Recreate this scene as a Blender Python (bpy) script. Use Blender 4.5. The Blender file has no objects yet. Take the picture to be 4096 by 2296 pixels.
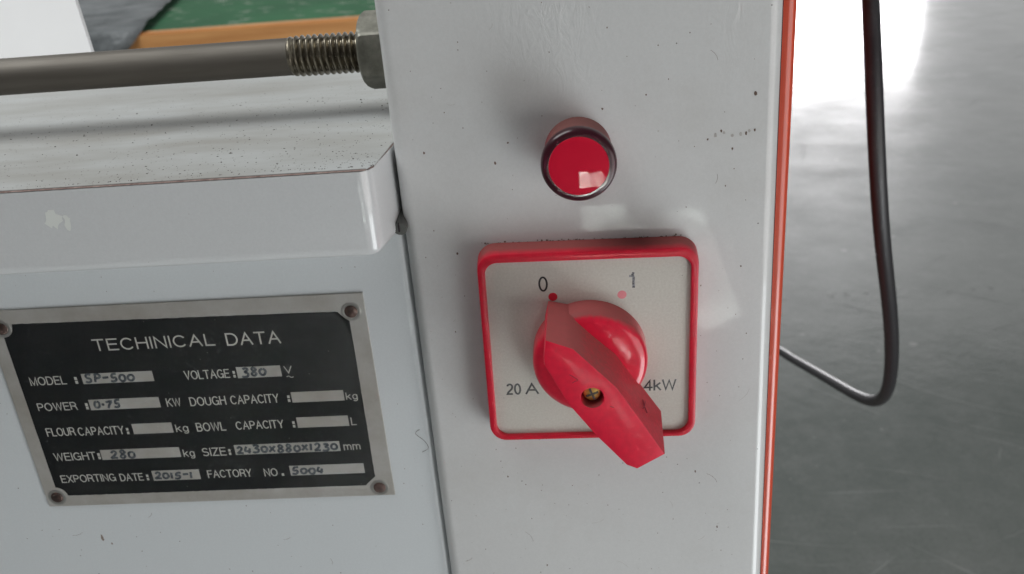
import bpy, bmesh, math, random
from mathutils import Vector, Matrix
random.seed(7)
sc = bpy.context.scene
C = sc.collection

# ---------------------------------------------------------------- camera
cam = bpy.data.cameras.new('camera')
co = bpy.data.objects.new('camera', cam); C.objects.link(co)
cam.lens = 33.54; cam.sensor_width = 36.0
cam.clip_start = 0.01; cam.clip_end = 200.0
M = Matrix(((0.99576809, 0.05052696, 0.07676553, -0.00025804),
            (0.04807169, 0.42554680, -0.90365869, -0.24183024),
            (-0.07832645, 0.90352473, 0.42131701, 0.13424862),
            (0, 0, 0, 1)))
co.matrix_world = M
cam.dof.use_dof = True; cam.dof.focus_distance = 0.262; cam.dof.aperture_fstop = 26.0
sc.camera = co

# ---------------------------------------------------------------- light
world = bpy.data.worlds.new('World'); sc.world = world; world.use_nodes = True
wn = world.node_tree.nodes; wl = world.node_tree.links
bg = wn['Background']; bg.inputs['Strength'].default_value = 0.125
tc = wn.new('ShaderNodeTexCoord'); sep = wn.new('ShaderNodeSeparateXYZ'); ramp = wn.new('ShaderNodeValToRGB')
mp = wn.new('ShaderNodeMapRange'); mp.inputs['From Min'].default_value = -1; mp.inputs['From Max'].default_value = 1
wl.new(tc.outputs['Generated'], sep.inputs[0]); wl.new(sep.outputs['Z'], mp.inputs['Value'])
wl.new(mp.outputs[0], ramp.inputs[0]); wl.new(ramp.outputs[0], bg.inputs['Color'])
ramp.color_ramp.elements[0].position = 0.45; ramp.color_ramp.elements[0].color = (0.62, 0.63, 0.62, 1)
ramp.color_ramp.elements[1].position = 0.75; ramp.color_ramp.elements[1].color = (1.0, 1.0, 1.02, 1)

def area(name, loc, direction, sx, sy, power, color=(1, 1, 1)):
    l = bpy.data.lights.new(name, 'AREA'); l.shape = 'RECTANGLE'; l.size = sx; l.size_y = sy
    l.energy = power; l.color = color
    o = bpy.data.objects.new(name, l); C.objects.link(o); o.location = loc
    o.rotation_euler = Vector(direction).to_track_quat('-Z', 'Y').to_euler()
    return o
# narrow lamps added behind the viewer to light floor patches (seen mirrored in the glossy paint)
for i, (x0, x1, y0, y1) in enumerate(((0.015, 0.150, -2.38, -1.66), (0.172, 0.285, -2.24, -1.66), (0.305, 0.430, -2.27, -1.62))):
    o = area('floor_patch_light', ((x0 + x1) / 2, (y0 + y1) / 2, 0.9), (0, 0, -1), x1 - x0, y1 - y0, 2600.0 * (x1 - x0) * (y1 - y0) / 0.08, (1.0, 0.96, 0.98))
    o.data.spread = math.radians(2.0)
# low daylight from an opening on the right in front of the machine
area('side_opening_light', (1.50, -1.22, -0.40), (-1.5, 1.22, 0.40), 1.8, 0.88, 10.5, (1.0, 0.95, 0.92))
# fill added low by the machine foot to brighten the lower panels
area('low_fill_light', (0.60, -0.46, -0.62), (-0.58, 0.46, 0.50), 0.45, 0.55, 4.4, (0.93, 0.98, 1.0))
# doorway beyond the machine, seen mirrored in the glossy floor
area('doorway_light', (2.80, 12.0, 0.02), (0, -1, 0), 2.85, 1.72, 17 * 2.85 * 1.72 * math.pi, (1.0, 0.98, 1.0))
# broad fill added behind the machine for glare on floor and tray
area('hall_fill_light', (3.0, 12.6, 2.4), (0, -1, 0), 26.0, 6.4, 0.5 * 26 * 6.4 * math.pi, (0.99, 1.0, 1.0))
# overhead fill added to brighten the top sheet, board and bench
area('top_fill_light', (-1.7, 0.0, 2.6), (0.35, 0.1, -1), 2.4, 1.8, 75, (0.98, 1.0, 1.0))

sc.view_settings.view_transform = 'Standard'; sc.view_settings.look = 'None'
sc.view_settings.exposure = 0.22; sc.view_settings.gamma = 1.0
sc.render.engine = 'CYCLES'

# ---------------------------------------------------------------- materials
def mat(name, base, rough=0.5, metal=0.0, coat=0.0, coat_rough=0.03, spec=0.5):
    m = bpy.data.materials.new(name); m.use_nodes = True
    b = m.node_tree.nodes['Principled BSDF']
    b.inputs['Base Color'].default_value = (*base, 1)
    b.inputs['Roughness'].default_value = rough; b.inputs['Metallic'].default_value = metal
    b.inputs['Coat Weight'].default_value = coat; b.inputs['Coat Roughness'].default_value = coat_rough
    b.inputs['Specular IOR Level'].default_value = spec
    return m
class NT:
    """small helper to wire nodes on one material"""
    def __init__(s, m):
        s.m = m; s.n = m.node_tree.nodes; s.l = m.node_tree.links; s.b = s.n['Principled BSDF']
        s.tc = s.n.new('ShaderNodeTexCoord'); s.obj = s.tc.outputs['Object']
    def mapping(s, scale=(1, 1, 1), rot=(0, 0, 0)):
        p = s.n.new('ShaderNodeMapping'); p.inputs['Scale'].default_value = scale; p.inputs['Rotation'].default_value = rot
        s.l.new(s.obj, p.inputs[0]); return p.outputs[0]
    def noise(s, scale, detail=2, rough=0.5, vec=None, dist=0):
        p = s.n.new('ShaderNodeTexNoise'); p.inputs['Scale'].default_value = scale
        p.inputs['Detail'].default_value = detail; p.inputs['Roughness'].default_value = rough
        p.inputs['Distortion'].default_value = dist
        s.l.new(vec or s.obj, p.inputs['Vector']); return p.outputs['Fac']
    def ramp(s, src, p0, p1, c0=(0, 0, 0), c1=(1, 1, 1)):
        r = s.n.new('ShaderNodeValToRGB'); e = r.color_ramp.elements
        e[0].position = p0; e[1].position = p1; e[0].color = (*c0, 1); e[1].color = (*c1, 1)
        s.l.new(src, r.inputs[0]); return r.outputs[0]
    def math(s, op, a, b=None, clamp=False):
        p = s.n.new('ShaderNodeMath'); p.operation = op; p.use_clamp = clamp
        for i, v in enumerate((a, b)):
            if v is None: continue
            if isinstance(v, (int, float)): p.inputs[i].default_value = v
            else: s.l.new(v, p.inputs[i])
        return p.outputs[0]
    def mix(s, fac, a, b):
        p = s.n.new('ShaderNodeMix'); p.data_type = 'RGBA'
        if isinstance(fac, (int, float)): p.inputs[0].default_value = fac
        else: s.l.new(fac, p.inputs[0])
        for i, v in ((6, a), (7, b)):
            if isinstance(v, tuple): p.inputs[i].default_value = (*v, 1)
            else: s.l.new(v, p.inputs[i])
        return p.outputs[2]
    def specks(s, scale, radius, amount, vec=None):
        """isolated small dots: 1 inside a dot"""
        v = s.n.new('ShaderNodeTexVoronoi'); v.inputs['Scale'].default_value = scale
        s.l.new(vec or s.obj, v.inputs['Vector'])
        sp = s.n.new('ShaderNodeSeparateColor'); s.l.new(v.outputs['Color'], sp.inputs[0])
        near = s.math('LESS_THAN', v.outputs['Distance'], s.math('MULTIPLY', sp.outputs[1], radius * scale))
        return s.math('MULTIPLY', near, s.math('LESS_THAN', sp.outputs[0], amount))
    def sepxyz(s, src):
        p = s.n.new('ShaderNodeSeparateXYZ'); s.l.new(src, p.inputs[0]); return p.outputs
    def normal(s):
        g = s.n.new('ShaderNodeNewGeometry'); return s.sepxyz(g.outputs['Normal'])
    def color(s, c): s.l.new(c, s.b.inputs['Base Color'])
    def rough(s, c): s.l.new(c, s.b.inputs['Roughness'])
    def bump(s, h, dist, strength=1.0, coat=True, prev=None):
        p = s.n.new('ShaderNodeBump'); p.inputs['Distance'].default_value = dist; p.inputs['Strength'].default_value = strength
        s.l.new(h, p.inputs['Height'])
        if prev is not None: s.l.new(prev, p.inputs['Normal'])
        s.l.new(p.outputs[0], s.b.inputs['Normal'])
        if coat: s.l.new(p.outputs[0], s.b.inputs['Coat Normal'])
        return p.outputs[0]
def white_paint(name, base, rough, coat, coat_rough, speck=0.5, wave=1.0, grime=0.0, runs=None):
    m = mat(name, base, rough, 0, coat, coat_rough, 0.35); t = NT(m)
    mott = t.ramp(t.noise(1400, 3, 0.8), 0.3, 0.7, tuple(c * 0.965 for c in base), tuple(min(1, c * 1.03) for c in base))
    d1 = t.specks(170, 0.00032, speck); d2 = t.specks(420, 0.00015, speck * 1.2)
    col = t.mix(t.math('MULTIPLY', d2, 0.5), mott, (0.22, 0.18, 0.15))
    col = t.mix(t.math('MULTIPLY', d1, 0.85), col, (0.06, 0.05, 0.045))
    if grime:
        g = t.ramp(t.noise(22, 5, 0.65), 0.52, 0.8)
        col = t.mix(t.math('MULTIPLY', g, grime), col, (0.30, 0.25, 0.20))
    t.color(col)
    h = t.math('ADD', t.math('MULTIPLY', t.noise(60, 2, 0.5), 1.0), t.math('MULTIPLY', t.noise(210, 2), 0.16))
    if runs:                                                       # wrinkled paint runs near the top of the sheet
        px_, py_, pz_ = t.sepxyz(t.obj)
        def hill(v, c_, w): return t.math('SUBTRACT', 1.0, t.math('ABSOLUTE', t.math('DIVIDE', t.math('SUBTRACT', v, c_), w)), True)
        msk = None
        for cx_, cz_, wx_, wz_, k_ in runs:
            q = t.math('MULTIPLY', t.math('MULTIPLY', hill(px_, cx_, wx_), hill(pz_, cz_, wz_)), k_)
            msk = q if msk is None else t.math('ADD', msk, q)
        w_ = t.noise(190, 4, 0.6, t.mapping((1.6, 1, 0.6)), 1.5)
        h = t.math('ADD', h, t.math('MULTIPLY', msk, t.math('MULTIPLY', w_, 6.5)))
    t.bump(h, 0.00022 * wave)
    return m
WHITE = (0.615, 0.62, 0.618)
m_panel = white_paint('glossy_white_paint', WHITE, 0.34, 0.55, 0.045, 0.60, 0.34, 0.16, [(-0.004, 0.945, 0.016, 0.030, 1.0), (-0.018, 0.955, 0.02, 0.03, 0.5), (0.040, 0.950, 0.010, 0.04, 0.5)])
m_body = white_paint('white_body_paint', (0.605, 0.635, 0.65), 0.32, 0.5, 0.04, 0.10, 0.6, 0.05)
m_ledge = white_paint('white_ledge_paint', (0.60, 0.612, 0.62), 0.30, 0.8, 0.02, 0.06, 0.6)

m_tray = mat('dusty_white_tray', (0.45, 0.465, 0.46), 0.62, 0, 0.05, 0.4); t = NT(m_tray)
x, y, z = t.sepxyz(t.obj)
front = t.n.new('ShaderNodeMapRange'); front.inputs['From Min'].default_value = 0.10; front.inputs['From Max'].default_value = 0.0
t.l.new(y, front.inputs['Value']); fr = front.outputs[0]
smear = t.noise(30, 4, 0.6, t.mapping((0.5, 1.6, 1)))
film = t.math('MULTIPLY', t.ramp(smear, 0.3, 0.75), t.math('ADD', t.math('MULTIPLY', fr, 0.85), 0.06))
col = t.mix(film, (0.45, 0.465, 0.46), (0.27, 0.255, 0.225))
grain = t.specks(900, 0.00028, 0.55); g2 = t.specks(330, 0.0004, 0.30)
clump = t.ramp(t.noise(45, 4, 0.7), 0.42, 0.62)
col = t.mix(t.math('MULTIPLY', t.math('MULTIPLY', grain, fr), t.math('ADD', t.math('MULTIPLY', clump, 0.7), 0.3)), col, (0.10, 0.08, 0.06))
col = t.mix(t.math('MULTIPLY', t.math('MULTIPLY', g2, fr), 0.8), col, (0.05, 0.04, 0.03))
t.color(col)
t.rough(t.math('ADD', t.math('MULTIPLY', fr, 0.25), 0.36))
t.bump(t.noise(18, 2, 0.5, t.mapping((0.35, 1, 1), (0, 0, 0.12))), 0.0003)

def red_plastic(name, base, rough, coat, dusty=True, edge_y=None):
    m = mat(name, base, rough, 0, coat, 0.08, 0.3); t = NT(m)
    nz = t.normal()[2]
    c = t.mix(t.ramp(t.noise(500, 3), 0.35, 0.7), base, tuple(v * 0.86 for v in base))
    if dusty:
        f = t.ramp(t.math('ADD', nz, t.math('MULTIPLY', t.math('SUBTRACT', t.noise(900, 4, 0.7), 0.5), 0.5)), 0.35, 0.75)
        if edge_y is not None:                                     # dust lies on the rear half of the rim, the front edge is rubbed clean
            yy = t.sepxyz(t.obj)[1]
            k = t.n.new('ShaderNodeMapRange'); k.inputs['From Min'].default_value = edge_y[0]; k.inputs['From Max'].default_value = edge_y[1]
            t.l.new(t.math('ADD', yy, t.math('MULTIPLY', t.math('SUBTRACT', t.noise(1100, 4, 0.8), 0.5), 0.0022)), k.inputs['Value'])
            f = t.math('MULTIPLY', f, k.outputs[0])
        c = t.mix(t.math('MULTIPLY', f, 0.7), c, (0.19, 0.10, 0.085))
        t.rough(t.math('ADD', t.math('MULTIPLY', f, 0.4), rough, True))
        t.l.new(t.math('MULTIPLY', t.math('SUBTRACT', 1.0, f), coat, True), t.b.inputs['Coat Weight'])
    c = t.mix(t.math('MULTIPLY', t.specks(450, 0.00022, 0.22), 0.45), c, (0.33, 0.16, 0.14))
    c = t.mix(t.math('MULTIPLY', t.ramp(t.noise(110, 5, 0.75), 0.58, 0.72), 0.22), c, (0.28, 0.10, 0.09))
    t.color(c)
    t.bump(t.math('ADD', t.noise(700, 3), t.math('MULTIPLY', t.noise(120, 3), 3.0)), 0.00003)
    return m
m_red = red_plastic('red_knob_plastic', (0.72, 0.009, 0.042), 0.45, 0.15)
m_red_frame = red_plastic('red_frame_plastic', (0.58, 0.008, 0.030), 0.40, 0.15, True, (-0.0010, 0.0018))
m_red_gloss = red_plastic('red_disc_plastic', (0.68, 0.009, 0.040), 0.3, 0.6)
m_lamp_side = red_plastic('dusty_lamp_plastic', (0.22, 0.02, 0.03), 0.5, 0.1)
m_lamp_rim = mat('dark_lamp_rim', (0.035, 0.002, 0.008), 0.3, 0, 0.35, 0.08, 0.3)
m_lens = mat('red_lens', (0.56, 0.0012, 0.026), 0.5, 0, 1.0, 0.015, 0.1)
t = NT(m_lens); t.bump(t.noise(90, 2), 0.00002)
m_orange = mat('orange_red_paint', (0.60, 0.060, 0.020), 0.3, 0, 0.6, 0.12)
t = NT(m_orange); t.color(t.mix(t.math('MULTIPLY', t.specks(350, 0.0003, 0.3), 0.7), (0.60, 0.060, 0.020), (0.25, 0.07, 0.05)))
t.bump(t.noise(120, 3), 0.00006)
m_gap = mat('dark_gap_shade', (0.02, 0.012, 0.016), 0.7)  # near-black, shade of the narrow gap put into the colour

m_plate = mat('brushed_faceplate', (0.55, 0.53, 0.48), 0.42, 0.15, 0, 0); t = NT(m_plate)
c = t.mix(t.ramp(t.noise(1500, 3, 0.7), 0.35, 0.7), (0.54, 0.515, 0.465), (0.62, 0.60, 0.55))
c = t.mix(t.math('MULTIPLY', t.specks(420, 0.00016, 0.25), 0.7), c, (0.12, 0.09, 0.07)); t.color(c)
t.bump(t.noise(2200, 2), 0.00001, 1, False)
m_print = mat('black_print', (0.018, 0.018, 0.02), 0.4)
m_print_worn = mat('worn_grey_print', (0.16, 0.16, 0.175), 0.5); t = NT(m_print_worn)
t.color(t.ramp(t.noise(1600, 2), 0.42, 0.6, (0.06, 0.06, 0.07), (0.28, 0.28, 0.30)))
m_dot_red = mat('red_print', (0.55, 0.01, 0.03), 0.4)
m_dot_pink = mat('pink_print', (0.70, 0.22, 0.25), 0.4)

m_alu = mat('etched_aluminium', (0.46, 0.44, 0.41), 0.42, 0.35); t = NT(m_alu)
c = t.mix(t.ramp(t.noise(40, 5, 0.7), 0.35, 0.7), (0.40, 0.375, 0.34), (0.54, 0.53, 0.51))
c = t.mix(t.math('MULTIPLY', t.specks(500, 0.00015, 0.3), 0.5), c, (0.75, 0.74, 0.72)); t.color(c)
t.rough(t.ramp(t.noise(70, 4), 0.3, 0.75, (0.34,) * 3, (0.52,) * 3))
t.bump(t.noise(1400, 2, 0.5, t.mapping((1, 1, 0.3))), 0.00002, 1, False)
m_black = mat('black_enamel', (0.008, 0.009, 0.011), 0.38, 0, 0, 0, 0.3); t = NT(m_black)
c = t.mix(t.math('MULTIPLY', t.specks(400, 0.00018, 0.35), 0.35), t.ramp(t.noise(60, 5, 0.7), 0.35, 0.75, (0.004, 0.005, 0.006), (0.011, 0.011, 0.012)), (0.3, 0.3, 0.28)); t.color(c)
t.rough(t.ramp(t.noise(45, 4), 0.3, 0.7, (0.3,) * 3, (0.5,) * 3))
m_letter = mat('letter_aluminium', (0.50, 0.49, 0.455), 0.5, 0.1)
m_ink = mat('pen_ink', (0.045, 0.058, 0.072), 0.45); t = NT(m_ink)
t.color(t.ramp(t.noise(900, 2), 0.35, 0.65, (0.022, 0.030, 0.040), (0.10, 0.11, 0.12)))
m_rivet = mat('brown_rivet', (0.15, 0.09, 0.075), 0.45, 0.5); t = NT(m_rivet)
t.color(t.ramp(t.noise(500, 3), 0.35, 0.7, (0.05, 0.035, 0.032), (0.15, 0.09, 0.075)))
m_dimple = mat('rivet_collar', (0.52, 0.50, 0.48), 0.3, 0.8)

m_rod = mat('dull_steel', (0.165, 0.150, 0.128), 0.6, 0.5); t = NT(m_rod)
c = t.mix(t.ramp(t.noise(60, 4, 0.7, t.mapping((0.15, 1, 1))), 0.35, 0.7), (0.115, 0.102, 0.085), (0.175, 0.16, 0.138))
c = t.mix(t.math('MULTIPLY', t.specks(500, 0.0002, 0.12, t.mapping((0.4, 1, 1))), 0.8), c, (0.5, 0.46, 0.4)); t.color(c)
t.rough(t.ramp(t.noise(300, 3, 0.6, t.mapping((0.05, 1, 1))), 0.3, 0.7, (0.5,) * 3, (0.66,) * 3))
t.bump(t.noise(1500, 2, 0.5, t.mapping((0.04, 1, 1))), 0.00003, 1, False)
m_thread = mat('threaded_steel', (0.20, 0.18, 0.145), 0.27, 0.9); t = NT(m_thread)
t.color(t.ramp(t.noise(260, 4, 0.7), 0.3, 0.7, (0.10, 0.085, 0.065), (0.30, 0.27, 0.21)))
t.bump(t.noise(900, 3), 0.00005, 1, False)
m_nut = mat('zinc_nut', (0.30, 0.295, 0.275), 0.45, 0.5); t = NT(m_nut)
c = t.mix(t.ramp(t.noise(180, 4, 0.7), 0.35, 0.7), (0.15, 0.147, 0.12), (0.27, 0.265, 0.225))
c = t.mix(t.math('MULTIPLY', t.specks(600, 0.0003, 0.1), 0.8), c, (0.05, 0.045, 0.04)); t.color(c)
t.bump(t.noise(400, 3), 0.00004, 1, False)
m_brass = mat('brass', (0.80, 0.55, 0.15), 0.35, 0.8); t = NT(m_brass); t.bump(t.noise(900, 2), 0.0001, 1, False)
m_bolt = mat('grey_steel_bolt', (0.22, 0.22, 0.21), 0.4, 0.8)
m_dirt = mat('brown_dirt', (0.14, 0.085, 0.07), 0.9)
t = NT(m_dirt); t.color(t.ramp(t.noise(350, 4, 0.7), 0.35, 0.65, (0.16, 0.10, 0.09), (0.36, 0.28, 0.25)))
t.bump(t.noise(1200, 3), 0.0001)
m_grain = mat('dark_crumb', (0.04, 0.03, 0.022), 0.8)
m_rubber = mat('black_cable_sheath', (0.014, 0.013, 0.016), 0.5, 0, 0.1, 0.3)
t = NT(m_rubber); t.bump(t.noise(500, 2), 0.00004)
m_guard = mat('white_guard_sheet', (0.88, 0.88, 0.88), 0.5)
t = NT(m_guard); t.color(t.ramp(t.noise(25, 4), 0.3, 0.7, (0.90, 0.90, 0.90), (0.95, 0.95, 0.95)))
m_foam = mat('grey_foam', (0.35, 0.33, 0.31), 0.9)

# painted concrete floor
m_floor = mat('painted_floor', (0.095, 0.115, 0.105), 0.42, 0, 0.9, 0.12, 0.5); t = NT(m_floor)
c = t.ramp(t.noise(1.6, 6, 0.65), 0.3, 0.72, (0.078, 0.100, 0.087), (0.175, 0.19, 0.175))
c2 = t.ramp(t.noise(14, 8, 0.8), 0.45, 0.75); c = t.mix(t.math('MULTIPLY', c2, 0.5), c, (0.24, 0.25, 0.24))
# long scratches in three directions
for ang, sc_, th in ((0.5, 1.0, 0.70), (-0.62, 1.0, 0.71), (1.25, 1.3, 0.72)):
    s_ = t.noise(9 * sc_, 3, 0.6, t.mapping((0.22, 9, 1), (0, 0, ang)))
    c = t.mix(t.math('MULTIPLY', t.ramp(s_, th, th + 0.05), 0.35), c, (0.34, 0.35, 0.34))
c = t.mix(t.math('MULTIPLY', t.ramp(t.noise(160, 4, 0.8), 0.45, 0.7), 0.35), c, (0.055, 0.062, 0.056))
c = t.mix(t.math('MULTIPLY', t.specks(90, 0.0016, 0.4), 0.45), c, (0.04, 0.045, 0.04))
c = t.mix(t.math('MULTIPLY', t.specks(60, 0.002, 0.35), 0.5), c, (0.32, 0.33, 0.31))
c = t.mix(t.math('MULTIPLY', t.specks(14, 0.009, 0.35), 0.4), c, (0.42, 0.42, 0.40))
t.color(c)
h = t.math('ADD', t.math('MULTIPLY', t.noise(9, 3, 0.6), 0.5), t.math('MULTIPLY', t.noise(48, 4, 0.7), 0.30))
t.bump(h, 0.0013)
t.rough(t.ramp(t.noise(6, 4), 0.3, 0.7, (0.36,) * 3, (0.5,) * 3))
m_green = mat('green_bench_paint', (0.018, 0.10, 0.045), 0.6, 0, 0.0, 0.3, 0.25); t = NT(m_green)
c = t.ramp(t.noise(5, 5, 0.7), 0.3, 0.75, (0.012, 0.095, 0.036), (0.030, 0.17, 0.065))
chip = t.ramp(t.noise(26, 4, 0.6, t.mapping((1, 2.2, 1), (0, 0, 0.5))), 0.60, 0.66)
c = t.mix(t.math('MULTIPLY', chip, 0.6), c, (0.5, 0.52, 0.45)); t.color(c)
t.bump(t.noise(30, 3), 0.001)
m_wood = mat('orange_wood_edge', (0.42, 0.19, 0.06), 0.5); t = NT(m_wood)
t.color(t.ramp(t.noise(14, 5, 0.65, t.mapping((0.3, 3, 6))), 0.3, 0.7, (0.55, 0.24, 0.08), (0.78, 0.40, 0.15)))
m_legw = mat('bench_leg_steel', (0.12, 0.13, 0.13), 0.5, 0.5)
m_film = mat('grey_plastic_film', (0.17, 0.19, 0.20), 0.45, 0, 0, 0, 0.3); t = NT(m_film)
t.color(t.ramp(t.noise(7, 5, 0.6), 0.35, 0.7, (0.11, 0.125, 0.13), (0.36, 0.38, 0.39)))
t.b.inputs['Alpha'].default_value = 0.78
t.bump(t.noise(12, 4, 0.6), 0.02)

# ---------------------------------------------------------------- mesh helpers
def obj(name, bm, m, parent=None, smooth=False, label=None):
    me = bpy.data.meshes.new(name); bmesh.ops.recalc_face_normals(bm, faces=bm.faces[:]); bm.to_mesh(me); bm.free()
    if m: me.materials.append(m)
    if smooth:
        for p in me.polygons: p.use_smooth = True
        me.set_sharp_from_angle(angle=math.radians(38))
    o = bpy.data.objects.new(name, me); C.objects.link(o)
    if parent: o.parent = parent
    if label: o['label'] = label
    return o
def thing(name, label, cat, loc=(0, 0, 0), group=None):
    o = bpy.data.objects.new(name, None); C.objects.link(o); o.location = loc; o.empty_display_size = 0.01
    o['label'] = label; o['category'] = cat
    if group: o['group'] = group
    return o
def under(parent, *objs):
    """geometry is written in world coordinates; shift it so that it sits right under its thing"""
    for o in objs:
        o.data.transform(Matrix.Translation(-Vector(parent.location)))
def tag(o, label, cat): o['label'] = label; o['category'] = cat; return o
def box(bm, x0, x1, y0, y1, z0, z1):
    v = [bm.verts.new(p) for p in ((x0, y0, z0), (x1, y0, z0), (x1, y1, z0), (x0, y1, z0), (x0, y0, z1), (x1, y0, z1), (x1, y1, z1), (x0, y1, z1))]
    for f in ((0, 1, 2, 3), (4, 7, 6, 5), (0, 4, 5, 1), (1, 5, 6, 2), (2, 6, 7, 3), (3, 7, 4, 0)): bm.faces.new([v[i] for i in f])
    return v
def prism(bm, pts, axis, a, b):
    """closed outline pts extruded along axis ('y' or 'z') from a to b"""
    mk = (lambda p, w: (p[0], w, p[1])) if axis == 'y' else (lambda p, w: (p[0], p[1], w))
    r0 = [bm.verts.new(mk(p, a)) for p in pts]; r1 = [bm.verts.new(mk(p, b)) for p in pts]
    n = len(pts)
    for i in range(n): bm.faces.new((r0[i], r0[(i + 1) % n], r1[(i + 1) % n], r1[i]))
    bm.faces.new(r0); bm.faces.new(r1[::-1])
    return r0, r1
def arc(cx, cy, r, a0, a1, n=8):
    return [(cx + r * math.cos(math.radians(a0 + (a1 - a0) * i / n)), cy + r * math.sin(math.radians(a0 + (a1 - a0) * i / n))) for i in range(n + 1)]
def rrect(x0, x1, z0, z1, r, n=8):
    return arc(x1 - r, z1 - r, r, 0, 90, n) + arc(x0 + r, z1 - r, r, 90, 180, n) + arc(x0 + r, z0 + r, r, 180, 270, n) + arc(x1 - r, z0 + r, r, 270, 360, n)
def rings(bm, loops, cap_first=False, cap_last=False):
    vs = [[bm.verts.new(p) for p in l] for l in loops]
    n = len(vs[0])
    for a, b in zip(vs, vs[1:]):
        for i in range(n): bm.faces.new((a[i], a[(i + 1) % n], b[(i + 1) % n], b[i]))
    if cap_first: bm.faces.new(vs[0])
    if cap_last: bm.faces.new(vs[-1])
    return vs
def lathe_y(bm, cx, cz, prof, n=64, cap_first=False, cap_last=False):
    """profile of (radius, y) turned about the y axis through (cx, cz)"""
    return rings(bm, [[(cx + r * math.cos(2 * math.pi * i / n), y, cz + r * math.sin(2 * math.pi * i / n)) for i in range(n)] for r, y in prof], cap_first, cap_last)
def tube(bm, pts, r, n=8, flat=1.0, caps=True):
    """round bar along pts; r may be a list; flat squeezes it in y"""
    P = [Vector(p) for p in pts]; R = r if isinstance(r, list) else [r] * len(P); loops = []
    up = None
    for i, p in enumerate(P):
        d = (P[min(i + 1, len(P) - 1)] - P[max(i - 1, 0)]).normalized()
        if up is None: up = Vector((0, 1, 0)) if abs(d.y) < 0.9 else Vector((1, 0, 0))
        s = d.cross(up).normalized(); up = s.cross(d).normalized()
        loops.append([p + Vector(((s.x * math.cos(a) + up.x * math.sin(a)) * R[i], (s.y * math.cos(a) + up.y * math.sin(a)) * R[i] * flat, (s.z * math.cos(a) + up.z * math.sin(a)) * R[i])) for a in [2 * math.pi * k / n for k in range(n)]])
    rings(bm, loops, caps, caps)
def relax(P, n=60):
    for _ in range(n): P = [P[0]] + [P[i] * 0.5 + (P[i - 1] + P[i + 1]) * 0.25 for i in range(1, len(P) - 1)] + [P[-1]]
    return P
def smooth_path(pts, k=6):
    P = [Vector(p) for p in pts]; out = []
    for i in range(len(P) - 1):
        a, b, c, d = P[max(i - 1, 0)], P[i], P[i + 1], P[min(i + 2, len(P) - 1)]
        for j in range(k):
            u = j / k
            out.append(0.5 * ((2 * b) + (-a + c) * u + (2 * a - 5 * b + 4 * c - d) * u * u + (-a + 3 * b - 3 * c + d) * u ** 3))
    out.append(P[-1]); return out
def A_(cx, cy, rx, ry, a0, a1, n=10): return [(cx + rx * math.cos(math.radians(a0 + (a1 - a0) * i / n)), cy + ry * math.sin(math.radians(a0 + (a1 - a0) * i / n))) for i in range(n + 1)]
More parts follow.
